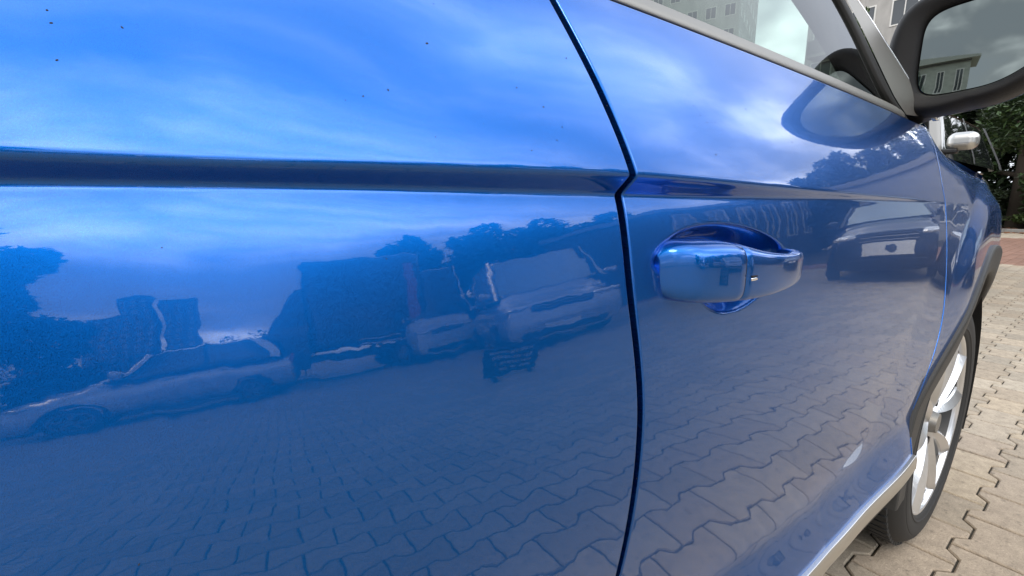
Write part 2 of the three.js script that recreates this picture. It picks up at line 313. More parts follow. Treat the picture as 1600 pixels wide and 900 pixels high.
const beltPath = (x0, x1) => (u) => { const x = lerp(x0, x1, u); return { p: [x, yBelt(x)], d: [0, 1] }; };
cp('belt_moulding', ribbon(beltPath(-1.3, 1.03), [[0.0045, -0.004], [0.005, 0.0062], [0.0065, 0.0085], [0.012, 0.0095], [0.021, 0.006], [0.0235, 0.004], [0.024, -0.004]], 60), M.satinDull);
cp('belt_seal', ribbon(beltPath(-1.3, 1.04), [[-0.0015, -0.012], [-0.0005, 0.002], [0.002, 0.0055], [0.0046, 0.005], [0.0052, -0.006]], 60), M.rubber);
{
  const post = (u) => { const y = lerp(yBelt(1.02) + 0.0, yRail, u); return { p: [APIL(y), y], d: [1, 0] }; };
  cp('window_seal', merge([ribbon(post, [[-0.030, -0.01], [-0.029, 0.004], [-0.022, 0.007], [-0.006, 0.007], [-0.003, 0.003], [-0.003, -0.01]], 30), ribbon((u) => ({ p: [lerp(-1.3, APIL(1.5), u), 1.49], d: [0, 1] }), [[-0.02, -0.01], [-0.018, 0.006], [0.0, 0.006], [0.004, -0.01]], 30)]), M.rubber);
  const wide = (u) => 0.020 + 0.075 * Math.max(0, 1 - u / 0.6) ** 1.2;
  const fl = (u, v) => { const y = lerp(yBelt(1.02) + 0.012, yRail, u), w = wide(u), x = APIL(y) + lerp(-0.002, w, v); return [x, y, -(glassLat(APIL(y), y) - 0.008 - 0.22 * v * w)]; };
  cp('pillar_trim', lattice(fl, 30, 8), M.satinDull);
  cp('pillar_edge', lattice((u, v) => { const y = lerp(yBelt(1.02) + 0.010, yRail, u), w = wide(u), a = v * Math.PI * 1.2, x = APIL(y) + w + 0.004 - 0.0045 * Math.cos(a); return [x, y, -(glassLat(APIL(y), y) - 0.0035 - 0.22 * w - 0.006 * Math.sin(a))]; }, 30, 8), M.chrome);
  cp('pillar', lattice((u, v) => { const y = lerp(yBelt(1.02), yRail, u), x = APIL(y) + wide(u) + lerp(0.004, 0.02, v); return [x, y, -(glassLat(APIL(y), y) + 0.004 + 0.07 * v)]; }, 30, 4), M.black);
  for (const [a, b, w] of [[0.26, 0.17, 0.0], [-0.42, -0.45, 0.02]]) cp('pillar', ribbon((u) => ({ p: [lerp(a, b, u), lerp(1.11, 1.5, u)], d: [1, 0] }), [[-0.06, -0.006], [-0.06, 0.002], [w, 0.002], [w, -0.006]], 8), M.black);
  cp('windscreen', lattice((u, v) => { const a = v * 2 - 1, c = 1 - a * a, y = lerp(1.085 + 0.05 * c, 1.52 + 0.06 * c, u), ys = lerp(1.085, 1.50, u); const x = APIL(ys) + 0.035 + 0.13 * c, half = 1.12 - glassLat(APIL(ys), ys) - 0.06; return [x, y, -1.12 + a * half]; }, 16, 30), M.glass);
  cp('scuttle', lattice((u, v) => { const a = v * 2 - 1, c = 1 - a * a; return [lerp(1.06, 1.24, u) + 0.13 * c, 1.078 + 0.05 * c, -1.12 + a * 0.83]; }, 4, 30), M.black);
  cp('dashboard', merge([rbox(0.42, 0.16, 1.36, 0.86, 1.0, -1.12, 0.06, 3), rbox(0.3, 0.3, 0.3, 0.6, 0.84, -1.12, 0.05)]), M.interior);
  for (const z of [-0.74, -1.5]) { const s = cp('seat', rbox(0.5, 0.16, 0.5, 0.16, 0.66, z, 0.06, 3), M.interior); sub('backrest', rbox(0.14, 0.52, 0.46, -0.1, 0.94, z, 0.06, 3), M.interior, s); sub('headrest', rbox(0.1, 0.18, 0.26, -0.14, 1.29, z, 0.045, 3), M.interior, s); }
  cp('door_card', lattice((u, v) => { const x = lerp(-0.45, 1.0, u), y = lerp(yBelt(x), 0.5, v); return [x, y, -(flankBase(x, Math.max(0.5, y)) + 0.09)]; }, 10, 6), M.interior);
}
// door handle: a strap that stands off a bowl, a separate cap behind it, a small slot
{
  const S = [0, 0.04, 0.11, 0.30, 0.5, 0.7, 0.85, 0.95, 1];
  const k = (a) => spline(S.map((s, i) => [s, a[i]]));
  const out = k([0.000, 0.013, 0.027, 0.037, 0.040, 0.038, 0.032, 0.022, 0.010]), inn = k([-0.03, -0.03, -0.03, -0.012, 0.018, 0.024, 0.018, 0.0, -0.02]);
  const top = k([0.890, 0.897, 0.900, 0.8985, 0.888, 0.883, 0.883, 0.883, 0.880]), bot = k([0.853, 0.848, 0.845, 0.843, 0.845, 0.8485, 0.852, 0.856, 0.861]);
  const X0 = 0.333, XL = 0.210;
  const sec = (s, a, shrink = 1) => {
    const x = X0 + XL * s, L = flankBase(x, 0.868), zo = out(s), zi = inn(s), zc = (zo + zi) / 2, hz = (zo - zi) / 2 * shrink, yc = (top(s) + bot(s)) / 2, hy = (top(s) - bot(s)) / 2 * shrink;
    const n = 2 / 4.4, c = Math.cos(a), q = Math.sin(a); const z = zc + hz * Math.sign(c) * Math.abs(c) ** n, y = yc + hy * Math.sign(q) * Math.abs(q) ** n - 0.0;
    return [x, y - 0.16 * Math.max(0, z - zc) * Math.max(0, Math.sign(q)), -(L - z)];
  };
  const body = (s0, s1, n, c0, c1) => {
    const f = (u, v) => { let s = lerp(s0, s1, v), sh = 1; const d0 = v * n, d1 = (1 - v) * n; if (d0 < 3 && c0) { sh = [0.02, 0.90, 0.965][Math.round(d0)] ?? 1; s = s0 + [0, 0.0006, 0.003][Math.round(d0)] || s; } if (d1 < 3 && c1) { sh = [0.02, 0.86, 0.95][Math.round(d1)] ?? 1; s = s1 - ([0, 0.001, 0.006][Math.round(d1)] ?? 0); } return sec(s, u * Math.PI * 2, sh); };
    return lattice(f, 64, n, (p) => [p[0] / 0.03, p[1] / 0.03], true);
  };
  const handle = toCar(part('door_handle', body(0.326, 1, 70, 1, 1), M.blue, frontDoor)); handle.position.set(0, 0, 0);
  const cap = part('lock_cap', body(0, 0.316, 40, 1, 1), M.blue, frontDoor);
  part('handle_joint', body(0.31, 0.33, 6, 0, 0).scale(1, 0.985, 1).translate(0, 0.868 * 0.015, -0.0012), M.gap, frontDoor);
  const sx = 0.413; part('handle_slot', rbox(0.0125, 0.0030, 0.003, sx, 0.8645, -(flankBase(sx, 0.868) - out((sx - X0) / XL)) - 0.0011, 0.001), M.chrome, frontDoor);
  part('handle_slot', rbox(0.0125, 0.0018, 0.003, sx, 0.8672, -(flankBase(sx, 0.868) - out((sx - X0) / XL)) - 0.0011, 0.0006), M.gap, frontDoor);
}
// wing mirror
{
  const mir = cp('wing_mirror', new THREE.BufferGeometry(), M.mirrorPlastic);
  // outline of the glass as seen from behind, in (across outwards, up), angle from outwards
  const C = [-0.194, 1.193], gl = (a) => { // rounded quadrilateral, slanting bottom edge, outer corner well rounded
    const c = Math.cos(a), s = Math.sin(a), n = s < 0 ? (c > 0 ? 2.3 : 4.6) : (c > 0 ? 2.8 : 5);
    const rx = c > 0 ? 0.076 + 0.065 * smooth(-0.9, 0.7, s) : 0.070, ry = s > 0 ? 0.066 : 0.073, r = 1 / Math.pow(Math.abs(c / rx) ** n + Math.abs(s / ry) ** n, 1 / n);
    return [r * c, r * s + 0.10 * r * c];
  };
  const ring = (a, k, add, x, drop = 0, inn = 0) => { const [p, q] = gl(a), l = Math.hypot(p, q); const e = add * (Math.cos(a) < 0 ? 1 + inn * Math.max(0, -Math.cos(a)) : 1); return [x + 0.10 * p, C[1] + q * k + q / l * e - drop, C[0] + p * k + p / l * e]; };
  const rings = [[1, 0.001, 1.094, 0, 0], [1, 0.003, 1.083, 0, 0.8], [1, 0.008, 1.077, 0, 1.2], [1, 0.014, 1.074, 0, 1.2], [1, 0.020, 1.077, 0, 1.0], [1, 0.025, 1.086, 0, 0.9], [1, 0.0285, 1.10, 0, 0.7], [1, 0.029, 1.122, 0, 0.6], [0.98, 0.028, 1.15, 0, 0.4], [0.92, 0.024, 1.18, 0, 0.2], [0.78, 0.018, 1.208, 0, 0], [0.5, 0.008, 1.226, 0, 0], [0.02, 0, 1.232, 0, 0]];
  const loft = (r0, r1, sub = 3) => { const n = Math.round((r1 - r0) * sub), sps = [0, 1, 2, 3, 4].map((c) => spline(rings.map((r, i) => [i, r[c]]))); return lattice((u, v) => { const t = lerp(r0, r1, v), a = u * Math.PI * 2; return ring(a, sps[0](t), sps[1](t), sps[2](t), sps[3](t), sps[4](t)); }, 96, n, (p, u, v) => [u * 6, v * 2], true); };
  sub('mirror_housing', loft(0, 7.4), M.mirrorPlastic, mir);
  sub('mirror_cap', loft(7.4, 12), M.blue, mir);
  // slightly convex glass
  const gpos = [], gidx = [], R = 1.1; gpos.push(1.0885, C[1], C[0]);
  for (let k = 1; k <= 8; k++) for (let i = 0; i < 96; i++) { const a = i / 96 * Math.PI * 2, [p, q] = gl(a), t = k / 8; const d = (p * p + q * q) * t * t / (2 * R); gpos.push(1.0885 + 0.10 * p * t + d + MIR_YAW * p * t + MIR_TILT * q * t, C[1] + q * t * 0.995, C[0] + p * t * 0.995); }
  for (let i = 0; i < 96; i++) { gidx.push(0, 1 + i, 1 + (i + 1) % 96); for (let k = 0; k < 7; k++) { const a = 1 + k * 96 + i, b = 1 + k * 96 + (i + 1) % 96; gidx.push(a, a + 96, b, b, a + 96, b + 96); } }
  sub('mirror_glass', geom(gpos, gidx), M.mirrorGlass, mir);
  // back plate closes the housing behind the glass
  sub('mirror_recess', lattice((u, v) => { const a = u * Math.PI * 2, [p, q] = gl(a); return [1.102 + 0.1 * p * v, C[1] + q * v * 1.01, C[0] + p * v * 1.01]; }, 48, 4), M.liner, mir);
  // foot and sail base on the door
  const foot = lattice((u, v) => { const a = u * Math.PI * 2, z = lerp(-0.33, -0.24, v), w = lerp(0.055, 0.045, v), h = lerp(0.020, 0.022, v), y = lerp(1.083, 1.112, v); return [1.155 + w * Math.cos(a), y + h * Math.sin(a), z]; }, 32, 6, null, true);
  sub('mirror_foot', merge([foot, rbox(0.17, 0.04, 0.03, 1.11, 1.078, -0.296, 0.012, 2)]), M.black, mir);
}
// wheels
function makeWheel(cx, side) {
  const w = cp('wheel', new THREE.BufferGeometry(), M.tyre), R = 0.345, zf = side > 0 ? -0.228 : -2.012, s = side; // s: outward
  const pr = [[0.252, 0.012], [0.258, 0.004], [0.2665, 0.001], [0.268, -0.0012], [0.271, -0.0012], [0.2725, 0.0004], [0.29, -0.0022], [0.304, -0.001], [0.306, 0.0008], [0.309, 0.0005], [0.318, 0.004], [0.328, 0.011], [0.336, 0.02], [0.342, 0.032], [0.345, 0.05], [0.3455, 0.07], [0.3395, 0.072], [0.3395, 0.08], [0.3455, 0.082], [0.346, 0.11], [0.340, 0.112], [0.340, 0.12], [0.346, 0.122], [0.345, 0.165], [0.337, 0.195], [0.318, 0.212], [0.26, 0.212], [0.252, 0.2]];
  const tyre = lattice((u, v) => { const k = v * (pr.length - 1), i = Math.min(pr.length - 2, Math.floor(k)), t = k - i, a = u * Math.PI * 2; let r = lerp(pr[i][0], pr[i + 1][0], t), z = lerp(pr[i][1], pr[i + 1][1], t); let y = r * Math.sin(a); const x = r * Math.cos(a); if (y < -0.339) { y = -0.339 - (y + 0.339) * 0.0; } return [cx + x, WY + y, zf - s * z]; }, 180, (pr.length - 1) * 2, (p, u, v) => [u * 20, v * 4], true);
  tyre.translate(0, -0.006, 0);
  const lugs = [];
  for (let k = 0; k < 74; k++) { const a = k / 74 * Math.PI * 2; for (const [z0, z1, tw] of [[0.026, 0.068, 0.0], [0.126, 0.19, 0.02]]) { const g = new THREE.BoxGeometry(0.0215, 0.010, z1 - z0); g.translate(0, 0.3445, 0); g.rotateZ(a - Math.PI / 2 + tw); g.translate(cx, WY - 0.006, zf - s * (z0 + z1) / 2); if (Math.sin(a) > -0.975) lugs.push(g); } }
  sub('tyre', merge([tyre]), M.tyre, w); sub('tread', merge(lugs), M.tyre, w);
  const rim = lattice((u, v) => { const P = [[0.262, 0.0125], [0.263, 0.008], [0.259, 0.0065], [0.252, 0.009], [0.2475, 0.015], [0.2465, 0.022]], k = v * (P.length - 1), i = Math.min(P.length - 2, Math.floor(k)), t = k - i, a = u * Math.PI * 2, r = lerp(P[i][0], P[i + 1][0], t), z = lerp(P[i][1], P[i + 1][1], t); return [cx + r * Math.cos(a), WY - 0.006 + r * Math.sin(a), zf - s * z]; }, 120, 24, null, true);
  sub('rim', rim, M.alloy, w);
  sub('rim_barrel', lattice((u, v) => { const a = u * Math.PI * 2, r = lerp(0.2465, 0.226, v); return [cx + r * Math.cos(a), WY - 0.006 + r * Math.sin(a), zf - s * lerp(0.022, 0.13, v)]; }, 80, 4, null, true), M.barrel, w);
  for (let k = 0; k < 10; k++) { // ridged blades in pairs, one facet towards the light, one away
    const q = k & 1 ? 1 : -1, a0 = Math.floor(k / 2) / 5 * Math.PI * 2 + 0.35 + q * 0.27, ca = Math.cos(a0), sa = Math.sin(a0);
    const P = (r, t) => { // t: across the blade, 0..6
      const f = (r - 0.04) / 0.214, half = lerp(0.011, 0.028, f ** 1.1), ridge = [-1, -0.96, -0.80, 0.15 * q, 0.80, 0.96, 1][t] * half, cz = lerp(0.034, 0.016, f) - 0.008 * Math.sin(Math.PI * f), up = [0.03, 0.009, 0.004, -0.009, 0.004, 0.009, 0.03][t];
      const Y = ridge + q * (-0.012 * (1 - f) + 0.010 * Math.sin(Math.PI * f)); return [cx + r * ca - Y * sa, WY - 0.006 + r * sa + Y * ca, zf - s * (cz + up)];
    };
    const g = lattice((u, v) => P(lerp(0.04, 0.254, v), Math.round(u * 6)), 6, 14).toNonIndexed(); g.computeVertexNormals();
    sub('spoke', g, M.alloy, w);
  }
  const hub = new THREE.CylinderGeometry(0.027, 0.033, 0.03, 32); hub.rotateX(Math.PI / 2 * s); hub.translate(cx, WY - 0.006, zf - s * 0.026); sub('hub_cap', hub, M.satinDull, w);
  const bolts = []; for (let k = 0; k < 5; k++) { const a = k / 5 * Math.PI * 2 + 0.98, b = new THREE.CylinderGeometry(0.011, 0.011, 0.02, 6); b.rotateX(Math.PI / 2); b.translate(cx + 0.056 * Math.cos(a), WY - 0.006 + 0.056 * Math.sin(a), zf - s * 0.034); bolts.push(b); }
  for (const b of bolts) sub('wheel_bolt', b, M.black, w);
  const disc = new THREE.CylinderGeometry(0.15, 0.15, 0.02, 40); disc.rotateX(Math.PI / 2); disc.translate(cx, WY, zf - s * 0.09); sub('brake_disc', disc, M.satinDull, w);
  const back = new THREE.CylinderGeometry(0.228, 0.228, 0.01, 40); back.rotateX(Math.PI / 2); back.translate(cx, WY - 0.006, zf - s * 0.13); sub('wheel_backing', back, M.liner, w);
}
makeWheel(WX, 1); makeWheel(RWX, 1); makeWheel(WX, -1); makeWheel(RWX, -1);
// ------------------------------------------------------------------ ground: interlocking concrete pavers
const concTex = (warm) => dataTex(512, (i, j, n) => {
  const f = fbm(i / 40, j / 40, warm, 4), m = fbm(i / 7, j / 7, warm + 3, 2); let v = 0.63 + 0.10 * f + 0.05 * m + (rnd() - 0.5) * 0.10; if (((i * 7 + j * 13) % 5) === 0) { const s = rnd(); if (s < 0.06) v += 0.28 * rnd(); else if (s > 0.92) v -= 0.36 * rnd(); } const st = fbm(i / 22, j / 22, warm + 9, 3); if (st > 0.22) v -= 0.35 * (st - 0.22);
  return [v * 1.055, v * 0.975, v * 0.86];
}, true);
const concBump = dataTex(512, (i, j) => { const v = 0.5 + 0.55 * fbm(i / 7, j / 7, 3, 2) + (rnd() - 0.5) * 0.06; return [v, v, v]; });
const PX = 0.2, PZ = 0.143, PA = 0.0145;
const conc = concTex(1);
const paverMats = [[1, 1, 1], [0.84, 0.83, 0.82], [1.06, 1.03, 0.98], [0.94, 0.91, 0.90]].map((t) => std({ color: lin(t[0] * 0.92, t[1] * 0.92, t[2] * 0.92), map: conc, roughness: 0.86, bumpMap: concBump, bumpScale: 0.0016 }));
function paverGeo(du, dv) {
  const g = 0.0024, hx = PX / 2 - 0.0034, W = PZ / 2 + PA - g, w = PZ / 2 - PA - g;
  const P = [[-hx, W], [-0.066, W], [-0.036, w], [0.036, w], [0.066, W], [hx, W], [hx, -W], [0.066, -W], [0.036, -w], [-0.036, -w], [-0.066, -W], [-hx, -W]];
  const n = P.length, off = (c) => P.map((p, i) => { const a = P[(i + n - 1) % n], b = P[(i + 1) % n]; const e1 = [p[0] - a[0], p[1] - a[1]], e2 = [b[0] - p[0], b[1] - p[1]], l1 = Math.hypot(...e1), l2 = Math.hypot(...e2), n1 = [e1[1] / l1, -e1[0] / l1], n2 = [e2[1] / l2, -e2[0] / l2], k = 1 + n1[0] * n2[0] + n1[1] * n2[1]; return [p[0] + (n1[0] + n2[0]) / k * c, p[1] + (n1[1] + n2[1]) / k * c]; });
  const T = off(0.0032), tris = THREE.ShapeUtils.triangulateShape(T.map((p) => new THREE.Vector2(p[0], p[1])), []);
  const pos = [], uv = []; const v = (p, y) => { pos.push(p[0], y, p[1]); uv.push(p[0] / 0.45 + du, (p[1] + y) / 0.45 + dv); };
  for (const t of tris) { v(T[t[0]], 0); v(T[t[1]], 0); v(T[t[2]], 0); }
  for (let i = 0; i < n; i++) { const k = (i + 1) % n; v(T[i], 0); v(T[k], 0); v(P[k], -0.0035); v(T[i], 0); v(P[k], -0.0035); v(P[i], -0.0035); v(P[i], -0.0035); v(P[k], -0.0035); v(P[k], -0.02); v(P[i], -0.0035); v(P[k], -0.02); v(P[i], -0.02); }
  const q = new THREE.BufferGeometry(); q.setAttribute('position', new THREE.Float32BufferAttribute(pos, 3)); q.setAttribute('uv', new THREE.Float32BufferAttribute(uv, 2)); q.computeVertexNormals();
  const nn = q.attributes.normal; for (let i = 0; i < nn.count; i++) if (nn.getY(i) < -0.01 || (Math.abs(nn.getY(i)) < 0.01 && nn.getX(i) * pos[i * 3] + nn.getZ(i) * pos[i * 3 + 2] < 0)) nn.setXYZ(i, -nn.getX(i), -nn.getY(i), -nn.getZ(i));
  return orient(q);
}
{
  const ground = structure('ground', new THREE.Group());
  const geos = [[0, 0], [0.37, 0.21], [0.71, 0.55], [0.13, 0.83]].map(([a, b]) => paverGeo(a, b));
  const all = [];
  const kz0 = Math.round(-5.5 / PZ), kz1 = Math.round(11.0 / PZ);
  for (let k = kz0; k <= kz1; k++) for (let j = k * PZ < -3.2 ? 8 : -40; j <= (k * PZ < 3 ? 112 : 60); j++) {
    const x = (j + (k & 1 ? 0.5 : 0)) * PX + 0.055, z = k * PZ + 0.052;
    all.push({ x, z, d: Math.hypot(x - 1.3, (z - 0.45) * 1.0) + (z < -0.35 ? 50 : 0), v: Math.floor(rnd() * 4), m: Math.floor(rnd() * 4), y: rr(-0.0012, 0.0006), rx: rr(-0.006, 0.006), rz: rr(-0.006, 0.006), t: rr(0.80, 1.10), w: rr(-0.03, 0.03) });
  }
  all.sort((a, b) => a.d - b.d);
  all.slice(0, 300).forEach((p, i) => { const m = part(i ? 'paver_' + String(i).padStart(3, '0') : 'paver', geos[p.v], paverMats[p.m], ground); m.position.set(p.x, p.y, p.z); m.rotation.set(p.rx, 0, p.rz); });
  const dummy = new THREE.Object3D(), rest = all.slice(300);
  const inst = new THREE.InstancedMesh(geos[0], paverMats[0], rest.length); const c = new THREE.Color();
  rest.forEach((p, i) => { dummy.position.set(p.x, p.y, p.z); dummy.rotation.set(p.rx, 0, p.rz); dummy.updateMatrix(); inst.setMatrixAt(i, dummy.matrix); const red = p.x > 10.5 && p.x < 19; inst.setColorAt(i, red ? c.setRGB(0.62 * p.t, 0.40 * p.t, 0.36 * p.t) : c.setRGB(p.t * (1 + p.w), p.t, p.t * (1 - p.w))); });
  inst.name = 'paver_field'; inst.userData.kind = 'stuff'; inst.castShadow = inst.receiveShadow = true; ground.add(inst);
  const far = new THREE.PlaneGeometry(1600, 1600); far.rotateX(-Math.PI / 2); const cf = conc.clone(); cf.repeat.set(900, 900); cf.needsUpdate = true; part('far_pavement', far, std({ color: lin(0.8, 0.8, 0.8), map: cf, roughness: 0.9 }), ground).position.set(0, -0.013, 0);
  const sand = dataTex(256, () => { const v = 0.13 + 0.16 * rnd(); return [v * 1.05, v, v * 0.88]; }, true); sand.repeat.set(240, 130);
  const base = new THREE.PlaneGeometry(34, 19); base.rotateX(-Math.PI / 2); part('joint_sand', base, std({ map: sand, roughness: 1 }), ground).position.set(7.5, -0.0075, 3.0);
}
// ------------------------------------------------------------------ buildings
const wallTex = dataTex(256, (i, j) => { const v = 0.74 + 0.10 * fbm(i / 60, j / 60, 1, 4) + 0.03 * (rnd() - 0.5); return [v, v, v]; }, true); wallTex.repeat.set(4, 4);
const wallMat = (r, g, b) => std({ color: lin(r, g, b), map: wallTex, roughness: 0.92 });
const M2 = { pane: std({ color: lin(0.09, 0.10, 0.11), roughness: 0.06, metalness: 0.2 }), frame: std({ color: lin(0.7, 0.7, 0.68), roughness: 0.5 }), roofTile: std({ color: lin(0.16, 0.08, 0.06), roughness: 0.85 }), roofGrey: std({ color: lin(0.12, 0.12, 0.12), roughness: 0.8 }), concrete: wallMat(0.5, 0.49, 0.46) };
function facade(g, face, w, h, o, frameMat = M2.frame) { // windows on one face; face: [origin x, z, direction x, z]
  const cols = o.cols, rows = o.rows, ww = o.ww, wh = o.wh, [ox, oz, dx, dz] = face, ry = Math.atan2(-dz, dx);
  const fr = mergeGeometries([box(ww + 0.16, 0.08, 0.10, 0, wh / 2 + 0.04, 0), box(ww + 0.16, 0.08, 0.10, 0, -wh / 2 - 0.04, 0), box(0.08, wh, 0.10, -ww / 2 - 0.04, 0, 0), box(0.08, wh, 0.10, ww / 2 + 0.04, 0, 0), box(0.06, wh, 0.08, 0, 0, 0)]), pn = new THREE.BoxGeometry(ww, wh, 0.04);
  for (let r = 0; r < rows; r++) for (let c = 0; c < cols; c++) {
    const t = (c + 0.5) / cols * w - w / 2, y = o.y0 + r * o.floor;
    const f = part('window', fr, frameMat, g); f.position.set(ox + dx * t, y, oz + dz * t); f.rotation.y = ry; part('pane', pn, M2.pane, f);
  }
}
function block(name, label, cat, x, z, w, d, h, mat, turn, faces, o, roof = 'flat', group) {
  const g = thing(name, label, cat, [x, 0, z], turn, group);
  part('wall', box(w, h, d, 0, h / 2, 0), mat, g);
  if (roof === 'flat') { part('parapet', merge([box(w + 0.3, 0.35, 0.3, 0, h + 0.17, d / 2), box(w + 0.3, 0.35, 0.3, 0, h + 0.17, -d / 2), box(0.3, 0.35, d - 0.3, w / 2, h + 0.17, 0), box(0.3, 0.35, d - 0.3, -w / 2, h + 0.17, 0)]), M2.concrete, g); }
  else { const e = 0.7, s = new THREE.Shape([[-d / 2 - e, 0], [d / 2 + e, 0], [d / 2 + e, 0.22], [0, roof], [-d / 2 - e, 0.22]].map((p) => new THREE.Vector2(...p))); const q = new THREE.ExtrudeGeometry(s, { depth: w + 2 * e, bevelEnabled: false }); q.rotateY(Math.PI / 2); q.translate(-w / 2 - e, h + 0.003, 0); part('roof', q, o.roofMat ?? M2.roofTile, g); }
  const F = { f: [0, d / 2, 1, 0], b: [0, -d / 2, -1, 0], r: [w / 2, 0, 0, -1], l: [-w / 2, 0, 0, 1] };
  for (const k of faces) facade(g, F[k], k === 'f' || k === 'b' ? w : d, h, { ...o, cols: k === 'f' || k === 'b' ? o.cols : o.cols2 ?? o.cols });
  return g;
}
// seen through the side window: tall white flats
block('apartment_tower', 'tall white apartment tower with a grid of small windows, seen through the side window', 'apartment block', 66, -43, 16, 14, 46, wallMat(0.85, 0.87, 0.85), 0.35, ['l', 'f'], { cols: 6, cols2: 6, rows: 14, ww: 1.2, wh: 1.3, y0: 2, floor: 2.95 });
// beyond the pillar of the front door
{
  const g = block('apartment_building', 'pale apartment building with balconies and overhanging roof behind the door pillar', 'apartment block', 46, -13.4, 11, 7, 15.5, wallMat(0.8, 0.79, 0.77), 0, ['l'], { cols: 3, cols2: 3, rows: 5, ww: 1.3, wh: 1.5, y0: 2, floor: 2.9 });
  for (let k = 0; k < 4; k++) { const b = part('balcony', box(1.3, 0.18, 3.0, -6.15, 3.0 + k * 2.9, -1.4), M2.concrete, g); part('balcony_rail', merge([box(0.06, 0.95, 3.0, -6.75, 3.6 + k * 2.9, -1.4), box(1.2, 0.95, 0.06, -6.15, 3.6 + k * 2.9, 0.06)]), M2.roofGrey, b); }
}
block('gabled_house', 'pale house with dark overhanging gable roof, low in the front window', 'house', 52, -22.5, 9, 9, 8.2, wallMat(0.75, 0.75, 0.72), 0.1, ['l'], { cols: 3, cols2: 3, rows: 2, ww: 1.2, wh: 1.4, y0: 2.2, floor: 3, roofMat: M2.roofGrey }, 3.4);
// behind the camera: only the wing mirror shows it
{
  const g = block('corner_building', 'pale green building with overhanging roof and narrow windows, reflected in the wing mirror', 'building', -27, -4.5, 7, 12.5, 5.2, wallMat(0.80, 0.85, 0.78), 0.06, ['r'], { cols: 8, cols2: 8, rows: 1, ww: 0.5, wh: 2.0, y0: 3.2, floor: 3, roofMat: wallMat(0.82, 0.86, 0.8) }, 0.9);
  part('gutter', box(0.12, 0.14, 12.6, 3.7, 5.05, 0), M2.roofGrey, g);
}
// reflected in the rear door: three towers far off
[['narrow far apartment tower, leftmost of three reflected in the rear door', -53, 36, 190, 8.5, 0], ['broad far apartment tower, middle of three reflected in the rear door', -44, 46, 188, 9.5, 0.02], ['low square far apartment tower, rightmost of three reflected in the rear door', -31.5, 43, 190, 10, 0]].forEach(([l, x, h, z, w, t]) => block('far_tower', l, 'apartment block', x, z, w, 9, h, wallMat(0.2, 0.21, 0.23), t, ['b'], { cols: 3, rows: Math.floor(h / 3), ww: 1.1, wh: 1.3, y0: 2, floor: 2.9 }, 'flat', 'far apartment towers'));
// reflected in the front door
block('striped_hall', 'long low hall with pale piers between dark bays, reflected above the door handle', 'building', 18.5, 13.5, 13, 5, 5.6, wallMat(0.16, 0.16, 0.17), -0.12, ['b'], { cols: 7, rows: 1, ww: 0.9, wh: 3.4, y0: 3.4, floor: 3 });
{
  const g = block('garage', 'low pale building under dark trees, reflected at the front of the door', 'building', 27, 5.1, 8, 6.6, 5.0, wallMat(0.6, 0.61, 0.62), 0.1, ['l'], { cols: 3, cols2: 2, rows: 1, ww: 1.0, wh: 1.0, y0: 1.5, floor: 3 });
}

// ------------------------------------------------------------------ trees and hedges
const leafGeo = (clumps, n, size, tones) => { // clumps: [x, y, z, rx, ry, rz]
  const pos = [], nor = [], col = [], idx = []; const vol = clumps.map((c) => c[3] * c[4] * c[5]), tot = vol.reduce((a, b) => a + b); const a = new THREE.Vector3(), b = new THREE.Vector3(), m = new THREE.Vector3();
  clumps.forEach((c, ci) => { const k = Math.round(n * vol[ci] / tot); for (let q = 0; q < k; q++) {
    const th = rr(0, 6.283), cz = rr(-1, 1), r = Math.cbrt(rr(0.25, 1)) * (0.9 + 0.25 * noise(Math.cos(th) * 2 + c[0] * 3, cz * 2.5 + c[1], Math.sin(th) * 2)), s = Math.sqrt(1 - cz * cz);
    const x = c[0] + c[3] * r * s * Math.cos(th), y = c[1] + c[4] * r * cz, z = c[2] + c[5] * r * s * Math.sin(th);
    a.set(rr(-1, 1), rr(-0.7, 0.5), rr(-1, 1)).normalize(); m.set(rr(-0.6, 0.6), 1, rr(-0.6, 0.6)); b.crossVectors(a, m).normalize(); m.crossVectors(b, a).normalize();
    const l = size * rr(0.7, 1.35), w = l * rr(0.28, 0.42), i0 = pos.length / 3, bend = l * rr(-0.2, 0.05);
    for (const [u, v, k2] of [[-l, 0, 0], [0, w, 1], [l, 0, 0], [0, -w, 1]]) { pos.push(x + a.x * u + b.x * v + m.x * bend * (1 - k2), y + a.y * u + b.y * v + m.y * bend * (1 - k2), z + a.z * u + b.z * v + m.z * bend * (1 - k2)); nor.push(m.x, m.y, m.z); const t = tones[(ci + q) % tones.length], d = 0.75 + 0.5 * ((q * 7919) % 97) / 97; col.push(t[0] * d, t[1] * d, t[2] * d); }
    idx.push(i0, i0 + 1, i0 + 2, i0, i0 + 2, i0 + 3);
  } });
  const g = geom(pos, idx, nor); g.setAttribute('color', new THREE.Float32BufferAttribute(col, 3)); return g;
};
const leafMat = phy({ color: 0xffffff, vertexColors: true, roughness: 0.65, side: THREE.DoubleSide, transmission: 0.22, thickness: 0 });
const bark = std({ color: lin(0.07, 0.055, 0.04), roughness: 0.95 });
const GREEN = [[0.035, 0.075, 0.018], [0.05, 0.10, 0.022], [0.025, 0.055, 0.016]], LIME = [[0.09, 0.14, 0.025], [0.07, 0.12, 0.022], [0.05, 0.09, 0.02]], DARK = [[0.022, 0.045, 0.016], [0.03, 0.055, 0.02]];
function limb(p, q, r0, r1) { const a = new THREE.Vector3(...p), b = new THREE.Vector3(...q), g = new THREE.CylinderGeometry(r1, r0, a.distanceTo(b), 9, 3); g.applyQuaternion(new THREE.Quaternion().setFromUnitVectors(new THREE.Vector3(0, 1, 0), b.clone().sub(a).normalize())); g.translate((p[0] + q[0]) / 2, (p[1] + q[1]) / 2, (p[2] + q[2]) / 2); return g; }
